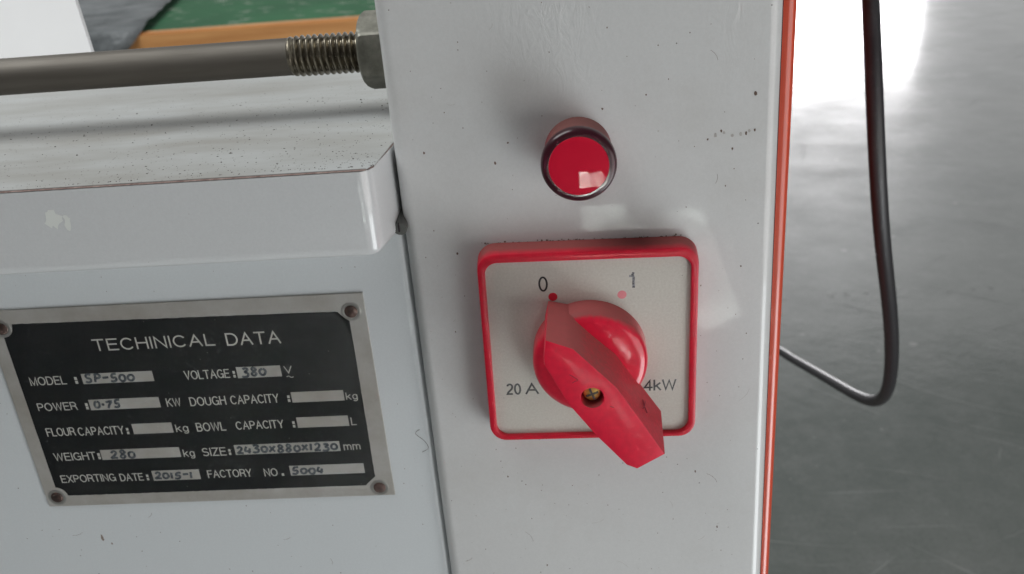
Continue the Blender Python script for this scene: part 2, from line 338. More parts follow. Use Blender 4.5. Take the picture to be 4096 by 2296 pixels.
# engraved sans-serif capitals as centre lines: (width, strokes), capital height 1
GLYPH = {
 'A': (0.70, [[(0, 0), (0.35, 1), (0.70, 0)], [(0.13, 0.36), (0.57, 0.36)]]),
 'B': (0.60, [[(0.36, 0.53), (0, 0.53), (0, 0), (0.36, 0)] + A_(0.36, 0.265, 0.24, 0.265, -90, 90), [(0, 0.53), (0, 1), (0.33, 1)] + A_(0.33, 0.765, 0.22, 0.235, 90, -90)]),
 'C': (0.68, [A_(0.36, 0.5, 0.36, 0.5, 38, 322, 20)]),
 'D': (0.66, [[(0, 0), (0, 1), (0.28, 1)] + A_(0.28, 0.5, 0.38, 0.5, 90, -90, 14) + [(0, 0)]]),
 'E': (0.56, [[(0.56, 1), (0, 1), (0, 0), (0.56, 0)], [(0, 0.53), (0.50, 0.53)]]),
 'F': (0.52, [[(0.52, 1), (0, 1), (0, 0)], [(0, 0.52), (0.46, 0.52)]]),
 'G': (0.72, [A_(0.37, 0.5, 0.37, 0.5, 40, 340, 20) + [(0.72, 0.47), (0.42, 0.47)], [(0.72, 0.47), (0.72, 0.02)]]),
 'H': (0.62, [[(0, 0), (0, 1)], [(0.62, 0), (0.62, 1)], [(0, 0.53), (0.62, 0.53)]]),
 'I': (0.0, [[(0, 0), (0, 1)]]),
 'K': (0.62, [[(0, 0), (0, 1)], [(0.58, 1), (0, 0.40)], [(0.20, 0.60), (0.62, 0)]]),
 'L': (0.50, [[(0, 1), (0, 0), (0.50, 0)]]),
 'M': (0.72, [[(0, 0), (0, 1), (0.36, 0.02), (0.72, 1), (0.72, 0)]]),
 'N': (0.62, [[(0, 0), (0, 1), (0.62, 0), (0.62, 1)]]),
 'O': (0.76, [A_(0.38, 0.5, 0.38, 0.5, 90, 450, 26)]),
 'P': (0.58, [[(0, 0), (0, 1), (0.33, 1)] + A_(0.33, 0.735, 0.25, 0.265, 90, -90) + [(0, 0.47)]]),
 'R': (0.62, [[(0, 0), (0, 1), (0.35, 1)] + A_(0.35, 0.745, 0.25, 0.255, 90, -90) + [(0, 0.49)], [(0.36, 0.49), (0.56, 0.38), (0.60, 0.12), (0.64, 0)]]),
 'S': (0.60, [A_(0.30, 0.745, 0.27, 0.255, 25, 250, 12) + A_(0.30, 0.26, 0.30, 0.26, 68, -155, 12)]),
 'T': (0.62, [[(0, 1), (0.62, 1)], [(0.31, 1), (0.31, 0)]]),
 'U': (0.62, [[(0, 1), (0, 0.32)] + A_(0.31, 0.32, 0.31, 0.32, 180, 360) + [(0.62, 1)]]),
 'V': (0.64, [[(0, 1), (0.32, 0), (0.64, 1)]]),
 'W': (0.94, [[(0, 1), (0.22, 0), (0.47, 0.98), (0.72, 0), (0.94, 1)]]),
 'X': (0.62, [[(0, 1), (0.62, 0)], [(0.62, 1), (0, 0)]]),
 'Y': (0.62, [[(0, 1), (0.31, 0.44), (0.62, 1)], [(0.31, 0.44), (0.31, 0)]]),
 'Z': (0.58, [[(0, 1), (0.58, 1), (0, 0), (0.58, 0)]]),
 'k': (0.44, [[(0, 0), (0, 1)], [(0.40, 0.70), (0, 0.30)], [(0.15, 0.45), (0.44, 0)]]),
 'g': (0.44, [A_(0.22, 0.36, 0.22, 0.36, 0, 360, 18), [(0.44, 0.72), (0.44, -0.05)] + A_(0.22, -0.05, 0.22, 0.23, 0, -150, 8)]),
 'm': (0.74, [[(0, 0), (0, 0.72)], [(0, 0.5)] + A_(0.185, 0.5, 0.185, 0.22, 180, 0, 8) + [(0.37, 0)], [(0.37, 0.5)] + A_(0.555, 0.5, 0.185, 0.22, 180, 0, 8) + [(0.74, 0)]]),
 '0': (0.52, [A_(0.26, 0.5, 0.26, 0.5, 90, 450, 24)]),
 '2': (0.52, [A_(0.26, 0.74, 0.25, 0.26, 165, -20, 10) + [(0.42, 0.50), (0.08, 0.18), (0, 0), (0.52, 0)]]),
 '4': (0.54, [[(0.54, 0.26), (0, 0.26), (0.40, 1), (0.40, 0)]]),
 ':': (0.0, [[(0, 0), (0, 0.10)], [(0, 0.62), (0, 0.72)]]),
 '.': (0.0, [[(0, 0), (0, 0.10)]]),
}
def text_mesh(s, x0, x1, base, cap, y, m, parent, name='lettering', rot=0.0, weight=0.115, gap=0.24):
    """flat sans-serif lettering standing in the plane y, fitted between x0 and x1 with capital height cap"""
    t_ = weight * cap; wt = sum(GLYPH[c][0] for c in s); n = len(s) - 1
    if s in (':', '.'): k = 1.0; t_ = (x1 - x0)
    else: k = ((x1 - x0) - t_ * (1 if n == 0 else 1)) / ((wt + gap * n + sum(0.0 for c in s)) * cap)
    x = x0 + t_ / 2; bm = bmesh.new(); c_, s_ = math.cos(rot), math.sin(rot); lift = 0
    for ch in s:
        w, strokes = GLYPH[ch]
        for st in strokes:
            P_ = [Vector((x + px * cap * k, base + t_ / 2 + py * (cap - t_))) for px, py in st]
            P_ = [p for i, p in enumerate(P_) if i == 0 or (p - P_[i - 1]).length > 1e-7]
            closed = (P_[0] - P_[-1]).length < 1e-6
            yy = y - lift * 2e-6; lift = (lift + 1) % 3
            L_, R_ = [], []
            for i, p in enumerate(P_):
                d0 = (p - P_[i - 1]).normalized() if i else ((p - P_[-2]).normalized() if closed else None)
                d1 = (P_[i + 1] - p).normalized() if i < len(P_) - 1 else ((P_[1] - p).normalized() if closed else None)
                if d0 is None: d0 = d1
                if d1 is None: d1 = d0
                n0 = Vector((-d0.y, d0.x)); n1 = Vector((-d1.y, d1.x)); nn = n0 + n1
                nn = n0 if nn.length < 0.2 else nn.normalized()
                q = t_ / 2 / max(0.45, nn.dot(n0))
                e = Vector((0, 0))
                if not closed and len(st) < 9 and i == 0: e = -d1 * t_ * 0.5
                if not closed and len(st) < 9 and i == len(P_) - 1: e = d0 * t_ * 0.5
                L_.append(p + nn * q + e); R_.append(p - nn * q + e)
            tr = lambda v: bm.verts.new((c_ * v.x - s_ * v.y, yy, s_ * v.x + c_ * v.y))
            lv = [tr(v) for v in L_]; rv = [tr(v) for v in R_]
            for i in range(len(P_) - 1): bm.faces.new((lv[i], lv[i + 1], rv[i + 1], rv[i]))
        x += (w + gap) * cap * k
    return obj(name, bm, m, parent)
mm = 0.001

# ================================================================ the setting: floor
bm = bmesh.new()
g = 24; L0 = 40.0
bmesh.ops.create_grid(bm, x_segments=g, y_segments=g, size=L0, matrix=Matrix.Translation((0, 0, -0.85)))
floor = obj('floor', bm, m_floor); floor['kind'] = 'structure'
# scuffs and scratches worn into the paint
m_scuff = mat('pale_scuff', (0.36, 0.38, 0.36), 0.5); m_scuff.node_tree.nodes['Principled BSDF'].inputs['Alpha'].default_value = 0.6
rr = random.Random(57); bm = bmesh.new()
for i in range(210):
    x = rr.uniform(-0.2, 2.4); y = 0.7 + 3.6 * rr.random() ** 1.3; a = rr.choice((0.4, 0.55, -0.5, -0.7, 1.2, 2.6)) + rr.uniform(-0.15, 0.15)
    ln = rr.uniform(0.04, 0.34); w = rr.uniform(0.0004, 0.0012) * (1 + y * 0.25); cv = rr.uniform(-0.5, 0.5); pr = None
    n_ = 8; zz = -0.8494 + i * 2e-6
    for k in range(n_ + 1):
        d = Vector((math.cos(a), math.sin(a))); wk = w * (0.25 + math.sin(math.pi * k / n_)) * rr.uniform(0.5, 1.2)
        q = (bm.verts.new((x - d.y * wk, y + d.x * wk, zz)), bm.verts.new((x + d.y * wk, y - d.x * wk, zz)))
        if pr: bm.faces.new((pr[0], q[0], q[1], pr[1]))
        pr = q; x += d.x * ln / n_; y += d.y * ln / n_; a += cv / n_
for i in range(46):                                                # a faint row of old paint drips
    x = 0.15 + i * 0.045 + rr.uniform(-0.02, 0.02); y = 1.735 + rr.uniform(-0.012, 0.012); r_ = rr.uniform(0.003, 0.008)
    bm.faces.new([bm.verts.new((x + r_ * rr.uniform(0.6, 1.2) * math.cos(k), y + r_ * rr.uniform(0.6, 1.2) * math.sin(k), -0.8490)) for k in (0, 1, 2, 3, 4, 5)])
o = obj('scuff_marks', bm, m_scuff, floor); o['kind'] = 'stuff'

# ================================================================ machine column
XL, XR, YF = -0.0506, 0.0529, 0.006
col = thing('control_column', 'glossy white sheet-metal column carrying the red switch and red lamp', 'machine column', (0, 0.12, -0.85))
bm = bmesh.new()
r = 0.0038
outline = arc(XL + r, YF + r, r, 180, 270, 10) + arc(XR - r, YF + r, r, 270, 360, 10) + [(XR, 0.26), (XL, 0.26)]
prism(bm, outline, 'z', -0.848, 0.26)
o = obj('housing', bm, m_panel, col, True); under(col, o)
bm = bmesh.new(); box(bm, XR + 0.00005, XR + 0.00045, 0.0105, 0.25, -0.84, 0.255)  # dark strip added in the open gap to stand for its shade
o = obj('gap_shade', bm, m_gap, col); under(col, o)

# specks of rust and dirt, small scuffs on the painted fronts
m_fleck = mat('brown_fleck', (0.13, 0.085, 0.065), 0.8); m_faint = mat('faint_scuff', (0.40, 0.38, 0.36), 0.55)
def flecks(seed, n, xr, zr, y, special=(), lines=0, avoid=None):
    rr = random.Random(seed); bm = bmesh.new(); k = 0
    L_ = [(rr.uniform(*xr), rr.uniform(*zr), rr.uniform(0.00007, 0.00017) * (2.0 if rr.random() < 0.05 else 1)) for _ in range(n)] + list(special)
    for x, z, r_ in L_:
        if avoid and avoid(x, z): continue
        a0 = rr.uniform(0, 6); el = rr.uniform(1, 1.8); k += 1
        vs_ = []
        for q in range(7):
            a = a0 + 2 * math.pi * q / 7; u = r_ * rr.uniform(0.7, 1.2)
            vs_.append(bm.verts.new((x + math.cos(a) * u, y - (k % 9) * 2e-6, z + math.sin(a) * u * el)))
        bm.faces.new(vs_)
    for _ in range(lines):
        x, z = rr.uniform(*xr), rr.uniform(*zr); a = rr.uniform(-0.6, 2.2); ln = rr.uniform(0.001, 0.005)
        if avoid and avoid(x, z): continue
        tube(bm, smooth_path([(x + math.cos(a + 0.15 * i) * ln * i / 3, y, z + math.sin(a + 0.15 * i) * ln * i / 3) for i in range(4)], 2), 0.00004, 4, 0.2)
    return bm
switch_area = lambda x, z: (abs(x) < 0.032 and -0.031 < z < 0.033) or (x * x + (z - 0.0583) ** 2 < 0.0001)
sp = [(0.0462, 0.0705, 0.00042), (0.0375, 0.0610, 0.0003), (0.0440, 0.0600, 0.0003), (0.0462, 0.0608, 0.00028), (0.0340, 0.0590, 0.00025), (-0.0230, 0.0560, 0.00035), (0.0065, 0.0690, 0.0003), (-0.0360, 0.0300, 0.0003), (0.0310, -0.0480, 0.0003), (0.0380, -0.0700, 0.00028), (-0.0420, 0.0600, 0.0003), (0.0405, 0.0560, 0.0003), (0.0180, 0.0720, 0.00022)]
o = obj('dirt_flecks', flecks(3, 170, (-0.047, 0.048), (-0.10, 0.11), YF - 0.00003, sp, 7, switch_area), m_fleck, col); o['kind'] = 'stuff'; under(col, o)
o = obj('scuffs', flecks(9, 60, (-0.047, 0.048), (-0.10, 0.11), YF - 0.00005, [(0.036 + 0.0022 * i, 0.0600 + 0.0006 * math.sin(i * 2), 0.0004) for i in range(5)], 22, switch_area), m_faint, col); o['kind'] = 'stuff'; under(col, o)
# a bead of grime along the top of the switch frame
bm = bmesh.new(); rr = random.Random(77)
for i in range(85):
    x = rr.uniform(-0.029, 0.0285); z = 0.0318 + 0.0002 - x * 0.0173 + abs(rr.gauss(0, 0.0003)); r_ = rr.uniform(0.0001, 0.00028)
    bm.faces.new([bm.verts.new((x + math.cos(a) * r_ * rr.uniform(0.7, 1.3), YF - 0.00006 - i * 1e-6, z + math.sin(a) * r_)) for a in (0, 1.05, 2.1, 3.14, 4.2, 5.2)])
o = obj('grime', bm, m_fleck, col); o['kind'] = 'stuff'; under(col, o)

cov = thing('side_cover', 'orange-red painted side cover showing as a thin vertical strip beside the white column', 'cover', (0.056, 0.14, -0.85))
bm = bmesh.new()
xo = 0.0569
outline = [(XR + 0.0005, 0.0128)] + arc(xo - 0.0026, 0.0154, 0.0026, 270, 360, 8) + [(xo, 0.28), (XR + 0.0005, 0.28)]
r0, r1 = prism(bm, outline, 'z', -0.845, 0.262)
for v in bm.verts:
    if v.co.x > XR + 0.001: v.co.x += (v.co.z + 0.10) * 0.0042          # the strip leans very slightly
o = obj('cover_sheet', bm, m_orange, cov, True); under(cov, o)
def lump(cx, cy, cz, sx, sy, sz, seed, m, name, parent):
    rr = random.Random(seed); bm = bmesh.new()
    bmesh.ops.create_icosphere(bm, subdivisions=2, radius=1)
    for v in bm.verts:
        k = 1 + rr.uniform(-0.18, 0.18); v.co = (cx + v.co.x * sx * k, cy + v.co.y * sy * k, cz + v.co.z * sz * k)
    o = obj(name, bm, m, parent, True)
    return o
o = lump(0.0580, 0.050, 0.0905, 0.0014, 0.005, 0.0075, 3, m_foam, 'foam_scrap', cov); under(cov, o)
o = lump(0.0572, 0.045, -0.1160, 0.0013, 0.003, 0.0050, 4, m_guard, 'paint_drip', cov); under(cov, o)

# ================================================================ machine body (left)
body = thing('machine_body', 'white painted machine body panel on the left with a ledge and dusty flat top', 'machine body', (-0.25, 0.09, -0.85))
YB = 0.0206
bm = bmesh.new()
XE = -0.0527; rb = 0.0032
outline = [(-0.64, YB)] + arc(XE - rb, YB + rb, rb, 270, 360, 10) + [(XE, 0.17), (-0.64, 0.17)]
prism(bm, outline, 'z', -0.8930, 0.0330)
o = obj('front_panel', bm, m_body, body, True); under(body, o)
# ledge box: rounded lower edge and rounded right corner
TZ, BZ = 0.0576, 0.0322
bm = bmesh.new()
v = [bm.verts.new(p) for p in ((-0.60, 0, BZ), (-0.0563, 0, BZ), (-0.0530, 0.030, BZ), (-0.0512, 0.036, BZ), (-0.0512, 0.172, BZ), (-0.60, 0.172, BZ))]
w = [bm.verts.new((p.co.x, p.co.y, TZ)) for p in v]
n = len(v)
for i in range(n): bm.faces.new((v[i], v[(i + 1) % n], w[(i + 1) % n], w[i]))
bm.faces.new(v[::-1]); topf = bm.faces.new(w)
bm.edges.ensure_lookup_table()
sel = []
for e in bm.edges:
    a, b = e.verts
    if {a, b} == {v[1], w[1]} or {a, b} == {v[0], v[1]} or {a, b} == {v[1], v[2]}: sel.append(e)
bmesh.ops.bevel(bm, geom=sel, offset=0.0040, segments=7, profile=0.5, affect='EDGES')
o = obj('ledge_box', bm, m_ledge, body, True); under(body, o)
# top sheet, a hair proud of the ledge
bm = bmesh.new()
prism(bm, [(-0.60, 0.0012), (-0.0572, 0.0012), (-0.0556, 0.0042), (-0.0534, 0.030), (-0.0510, 0.0362), (-0.0510, 0.1722), (-0.60, 0.1722)], 'z', TZ + 0.0001, TZ + 0.0006)
o = obj('top_sheet', bm, m_tray, body); under(body, o)
# dirt packed in the seam
def dirt_strip(pts, w, seed):
    rr = random.Random(seed); bm = bmesh.new(); prev = None
    P = []
    for (a, b) in zip(pts, pts[1:]):
        k = max(2, int((Vector(b) - Vector(a)).length / 0.0007))
        P += [Vector(a).lerp(Vector(b), i / k) for i in range(k)]
    P.append(Vector(pts[-1]))
    for i, p in enumerate(P):
        d = (P[min(i + 1, len(P) - 1)] - P[max(i - 1, 0)]).normalized(); s = Vector((-d.y, d.x, 0))
        ww = w * rr.uniform(0.55, 1.35)
        a = bm.verts.new(p + s * ww * 0.5); m_ = bm.verts.new(p + Vector((0, 0, 0.00028))); c_ = bm.verts.new(p - s * w * 0.45 * rr.uniform(0.7, 1.1))
        if prev:
            bm.faces.new((prev[0], a, m_, prev[1])); bm.faces.new((prev[1], m_, c_, prev[2]))
        prev = (a, m_, c_)
    return bm
o = obj('seam_dirt', dirt_strip([(-0.60, 0.0009, TZ + 0.0002), (-0.058, 0.0009, TZ + 0.0002), (-0.0562, 0.0030, TZ + 0.0002), (-0.0536, 0.029, TZ + 0.0002)], 0.0013, 5), m_dirt, body); under(body, o)
# small slotted bolt end tucked under the ledge beside the column
bm = bmesh.new()
prof = []
tube(bm, [(-0.0535, 0.0160, 0.0345), (-0.0525, 0.035, 0.0395)], 0.0021, 20)
o = obj('hinge_pin', bm, m_bolt, body, True); under(body, o)
bm = bmesh.new(); box(bm, -0.0538, -0.0534, 0.0150, 0.022, 0.0340, 0.0366)
o = obj('pin_slot', bm, m_gap, body); under(body, o)
# stains
def blot(cx, cz, w, h, seed, m, y):
    rr = random.Random(seed); bm = bmesh.new(); n = 18
    vs = [bm.verts.new((cx + w * math.cos(2 * math.pi * i / n) * rr.uniform(0.5, 1.15), y, cz + h * math.sin(2 * math.pi * i / n) * rr.uniform(0.6, 1.1))) for i in range(n)]
    bm.faces.new(vs); return bm
m_smudge = mat('brown_smudge', (0.24, 0.19, 0.16), 0.7)
m_tape = mat('pale_glue_mark', (0.72, 0.74, 0.71), 0.35)
o = obj('smudge', blot(-0.1764, -0.0784, 0.0007, 0.0016, 8, m_smudge, YB - 0.00004), m_smudge, body); under(body, o)
o = obj('smudge', blot(-0.1735, -0.0812, 0.0004, 0.0006, 9, m_smudge, YB - 0.00004), m_smudge, body); under(body, o)

o = obj('glue_mark', blot(-0.1470, 0.0495, 0.0034, 0.0030, 12, m_tape, -0.00004), m_tape, body); under(body, o)
o = obj('glue_mark', blot(-0.1430, 0.0485, 0.0012, 0.0028, 13, m_tape, -0.00005), m_tape, body); under(body, o)
bm = bmesh.new()
tube(bm, smooth_path([(-0.0570, YB - 0.0001, -0.0380), (-0.0585, YB - 0.0003, -0.0395), (-0.0560, YB - 0.0001, -0.0425), (-0.0550, YB + 0.0001, -0.0455), (-0.0572, YB - 0.0001, -0.0470)], 5), 0.00007, 5)
o = obj('hair', bm, m_grain, body); under(body, o)
plate_area = lambda x, z: -0.194 < x < -0.067 and -0.066 < z < 0.0145
o = obj('dirt_flecks', flecks(14, 130, (-0.24, -0.060), (-0.11, 0.030), YB - 0.00003, [], 8, plate_area), m_fleck, body); o['kind'] = 'stuff'; under(body, o)
# crumbs scattered on the top sheet
bm = bmesh.new(); rr = random.Random(21)
for i in range(800):
    x = -0.052 - 0.17 * rr.random() ** 1.7; y = 0.003 + 0.085 * rr.random() ** 2.0
    if x > -0.056 and y < 0.034: continue
    s = rr.uniform(0.00007, 0.00019) * (2.0 if rr.random() < 0.05 else 1); a = rr.uniform(0, math.pi); el = rr.choice((1, 1, 1.4, 2.6))
    zz = TZ + 0.0006
    pts = []
    for k in range(5):
        q = 2 * math.pi * k / 5; px, py = math.cos(q) * s * el, math.sin(q) * s
        pts.append(bm.verts.new((x + px * math.cos(a) - py * math.sin(a), y + px * math.sin(a) + py * math.cos(a), zz)))
    top = bm.verts.new((x, y, zz + s * 0.9))
    for k in range(5): bm.faces.new((pts[k], pts[(k + 1) % 5], top))
cr = obj('crumbs', bm, m_grain); cr['kind'] = 'stuff'; cr['label'] = 'tiny dark crumbs and dust scattered over the dusty white machine top'; cr['category'] = 'crumbs'

# guard board at the back left
bm = bmesh.new()
prism(bm, rrect(-0.46, -0.2045, TZ + 0.0009, 0.30, 0.002, 3), 'y', 0.1600, 0.1625)
gb_m = bm
for v in gb_m.verts: v.co.y += (v.co.z - TZ) * 0.7; v.co.x -= (v.co.z - TZ) * 0.42
gb = tag(obj('guard_board', gb_m, m_guard, None, True), 'bright white board standing upright behind the steel rod at the top left', 'board')

# ================================================================ threaded rod
RY, RZ = 0.050, 0.0800
rod = thing('threaded_rod', 'dull steel rod with a threaded end and hex nut entering the white column', 'rod', (-0.15, RY, RZ))
bm = bmesh.new()
n = 48; R0, RT = 0.00565, 0.00625
xs = [(-0.60, R0), (-0.0868, R0), (-0.0862, R0 * 0.985)]
loops = [[(x, RY + rr_ * math.cos(2 * math.pi * i / n), RZ + rr_ * math.sin(2 * math.pi * i / n)) for i in range(n)] for x, rr_ in xs]
rings(bm, loops, True, True)
o = obj('shaft', bm, m_rod, rod, True); under(rod, o)
# the thread: a true helix
bm = bmesh.new(); pitch = 0.00190; seg = 40; sub = 8
x0, x1 = -0.0868, -0.0560; steps = int((x1 - x0) / pitch * seg)
# surface as grid in (x, angle): radius depends on phase
nx = int((x1 - x0) / pitch * sub)
loops = []
for k in range(nx + 1):
    x = x0 + (x1 - x0) * k / nx; lo = []
    for i in range(n):
        a = 2 * math.pi * i / n
        ph = ((x - x0) / pitch - i / n) % 1.0
        d = 0.5 + 0.5 * math.cos(2 * math.pi * ph)
        d = d ** 0.75
        fade = min(1, (x - x0) / 0.0035)
        rr_ = (RT - 0.0011) + 0.0011 * d * (0.35 + 0.65 * fade) + (1 - fade) * 0.0004
        lo.append((x, RY + rr_ * math.cos(a), RZ + rr_ * math.sin(a)))
    loops.append(lo)
rings(bm, loops, True, True)
o = obj('thread', bm, m_thread, rod, True); under(rod, o)
# hex nut with chamfered faces: one flat looks at the viewer
bm = bmesh.new(); RN = 0.0118; nx0, nx1 = -0.0641, -0.0509
def hexr(a, lim):
    """radius of the hexagon at angle a, cut by a turned chamfer"""
    q = (a + math.radians(30)) % math.radians(60) - math.radians(30)
    return min(RN * math.cos(math.radians(30)) / math.cos(q), lim)
NUT_TURN = 0.0
nn = 96; loops = []
for x, lim in ((nx0, RN * 0.84), (nx0 + 0.0004, RN * 0.90), (nx0 + 0.0009, RN * 0.95), (nx0 + 0.0018, RN * 1.0), (nx1 - 0.0015, RN), (nx1, RN * 0.9)):
    lo = []
    for i in range(nn):
        a = 2 * math.pi * i / nn; rr_ = hexr(a, lim)
        ang = a + math.radians(180 + 30 - 32 + NUT_TURN)
        lo.append((x, RY + rr_ * math.cos(ang), RZ + 0.0002 + rr_ * math.sin(ang)))
    loops.append(lo)
rings(bm, loops, True, True)
o = obj('hex_nut', bm, m_nut, rod, False)
me = o.data
for p in me.polygons: p.use_smooth = True
me.set_sharp_from_angle(angle=math.radians(22)); under(rod, o)

# ================================================================ nameplate
NY = 0.0200
npt = thing('nameplate', 'black and silver metal TECHINICAL DATA plate riveted to the white machine body', 'nameplate', (-0.130, NY, -0.0637))
P = lambda *a: [under(npt, q) for q in a]
bm = bmesh.new()
prism(bm, [(-0.1915, -0.0637), (-0.0685, -0.0637), (-0.0686, 0.0128), (-0.1912, 0.0130)], 'y', NY, YB - 0.00003)
bmesh.ops.bevel(bm, geom=[e for e in bm.edges if all(abs(q.co.y - NY) < 1e-6 for q in e.verts)], offset=0.00012, segments=2, affect='EDGES')
P(obj('plate', bm, m_alu, npt))
riv = [(-0.0731, 0.0066), (-0.0734, -0.0604), (-0.1875, -0.0598), (-0.1867, 0.0065)]
bx0, bx1, bz0, bz1 = -0.1868, -0.0740, -0.0592, 0.0072
R_ = 0.0038
out = []
out += [(bx1 - 0.0042, bz1 - 0.0004)] + arc(-0.0734, 0.0070, R_, 185, 262, 8) + [(bx1, bz1 - 0.0040)]
out += [(bx1 - 0.0003, bz0 + 0.0038)] + arc(-0.0738, -0.0594, R_, 95, 172, 8) + [(bx1 - 0.0040, bz0)]
out += [(bx0 + 0.0040, bz0)] + arc(-0.1871, -0.0594, R_, 5, 85, 8) + [(bx0, bz0 + 0.0038)]
out += [(bx0, bz1 - 0.0030)] + arc(-0.1868, 0.0072, R_, 275, 352, 8) + [(bx0 + 0.0040, bz1 + 0.0008)]
rr = random.Random(2)
def rough_line(pts, amp, step, rnd):
    o_ = []
    for i in range(len(pts)):
        a = Vector(pts[i]); b = Vector(pts[(i + 1) % len(pts)]); k = max(1, int((b - a).length / step))
        for j in range(k):
            q = a.lerp(b, j / k); o_.append((q.x + rnd.uniform(-amp, amp), q.y + rnd.uniform(-amp, amp)))
    return o_
bm = bmesh.new(); prism(bm, rough_line(out, 0.00006, 0.0012, rr), 'y', NY - 0.00006, NY - 0.00001)
bm2 = bm; bmesh.ops.triangulate(bm2, faces=[f for f in bm2.faces if len(f.verts) > 4])
P(obj('enamel_field', bm, m_black, npt))
for (cx, cz) in riv:
    bm = bmesh.new()
    lathe_y(bm, cx, cz, [(0.0032, NY - 0.00001), (0.0029, NY - 0.00012), (0.0025, NY - 0.00010), (0.0020, NY - 0.00003)], 32)
    c_ = obj('rivet_collar', bm, m_dimple, npt, True); P(c_)
    bm = bmesh.new()
    lathe_y(bm, cx, cz, [(0.0021, NY - 0.00001), (0.0020, NY - 0.0003), (0.0016, NY - 0.0005), (0.0009, NY - 0.00058)], 28, False, True)
    P(obj('rivet', bm, m_rivet, npt, True))
# lettering: (text, x0, x1, baseline, capital height) in millimetres
LET = [('TECHINICAL', -158.4, -118.3, -3.0, 4.3), ('DATA', -114.6, -97.0, -3.3, 4.5),
       ('MODEL', -183.2, -170.8, -14.7, 3.2), (':', -167.9, -167.0, -14.7, 3.2), ('VOLTAGE', -131.0, -116.0, -15.0, 3.3), (':', -114.9, -114.1, -15.0, 3.1), ('V', -97.9, -95.3, -14.3, 2.7),
       ('POWER', -183.5, -170.0, -24.6, 3.1), (':', -167.0, -166.1, -24.6, 3.0), ('KW', -139.4, -134.5, -24.9, 3.2), ('DOUGH', -131.5, -119.3, -25.05, 3.4), ('CAPACITY', -117.8, -101.6, -25.05, 3.35), (':', -98.7, -97.9, -25.0, 3.1), ('kg', -79.4, -75.6, -25.1, 2.7),
       ('FLOUR', -183.4, -173.4, -34.6, 3.3), ('CAPACITY', -172.4, -156.4, -34.8, 3.3), (':', -155.6, -154.8, -34.9, 3.1), ('kg', -138.6, -134.3, -34.85, 3.0), ('BOWL', -131.5, -121.5, -35.0, 3.4), ('CAPACITY', -118.0, -101.8, -34.9, 3.2), (':', -98.8, -98.0, -34.9, 3.0), ('L', -79.2, -77.4, -34.9, 3.0),
       ('WEIGHT', -183.6, -168.8, -44.6, 3.2), (':', -168.2, -167.3, -44.5, 3.1), ('kg', -138.3, -134.4, -44.9, 3.0), ('SIZE', -131.7, -123.4, -44.9, 3.3), (':', -122.6, -121.8, -44.8, 3.0), ('mm', -83.2, -77.5, -44.7, 3.1),
       ('EXPORTING', -183.8, -164.3, -53.7, 3.1), ('DATE', -162.8, -154.5, -53.9, 3.1), (':', -153.4, -152.6, -53.9, 3.0), ('FACTORY', -131.8, -116.4, -53.9, 3.2), ('NO', -112.1, -107.4, -54.05, 3.2), ('.', -106.1, -105.3, -54.05, 3.2)]
for s, a, b, base, cap in LET:
    P(text_mesh(s, a * mm, b * mm, base * mm, cap * mm, NY - 0.00012, m_letter, npt))
bm = bmesh.new()
tube(bm, [((-97.5 + 2.2 * i / 8) * mm, NY - 0.00010, (-15.6 + 0.28 * math.sin(2 * math.pi * i / 8)) * mm) for i in range(9)], 0.00014, 6, 0.3)
P(obj('lettering', bm, m_letter, npt))
BOX = [(-165.3, -141.4, -14.95, -11.15), (-113.5, -99.0, -15.3, -11.25), (-165.5, -141.6, -25.0, -21.0), (-97.3, -80.0, -25.3, -21.4), (-153.3, -139.6, -35.0, -31.0),
       (-97.2, -79.95, -35.1, -31.1), (-166.9, -139.3, -44.85, -40.85), (-120.3, -84.4, -44.85, -40.95), (-151.1, -134.5, -54.2, -50.1), (-103.0, -77.5, -54.1, -50.15)]
for a, b, c_, d in BOX:
    bm = bmesh.new(); prism(bm, [(a * mm, c_ * mm), (b * mm, c_ * mm), (b * mm, d * mm), (a * mm, d * mm)], 'y', NY - 0.00012, NY - 0.00007)
    P(obj('blank_field', bm, m_alu, npt))
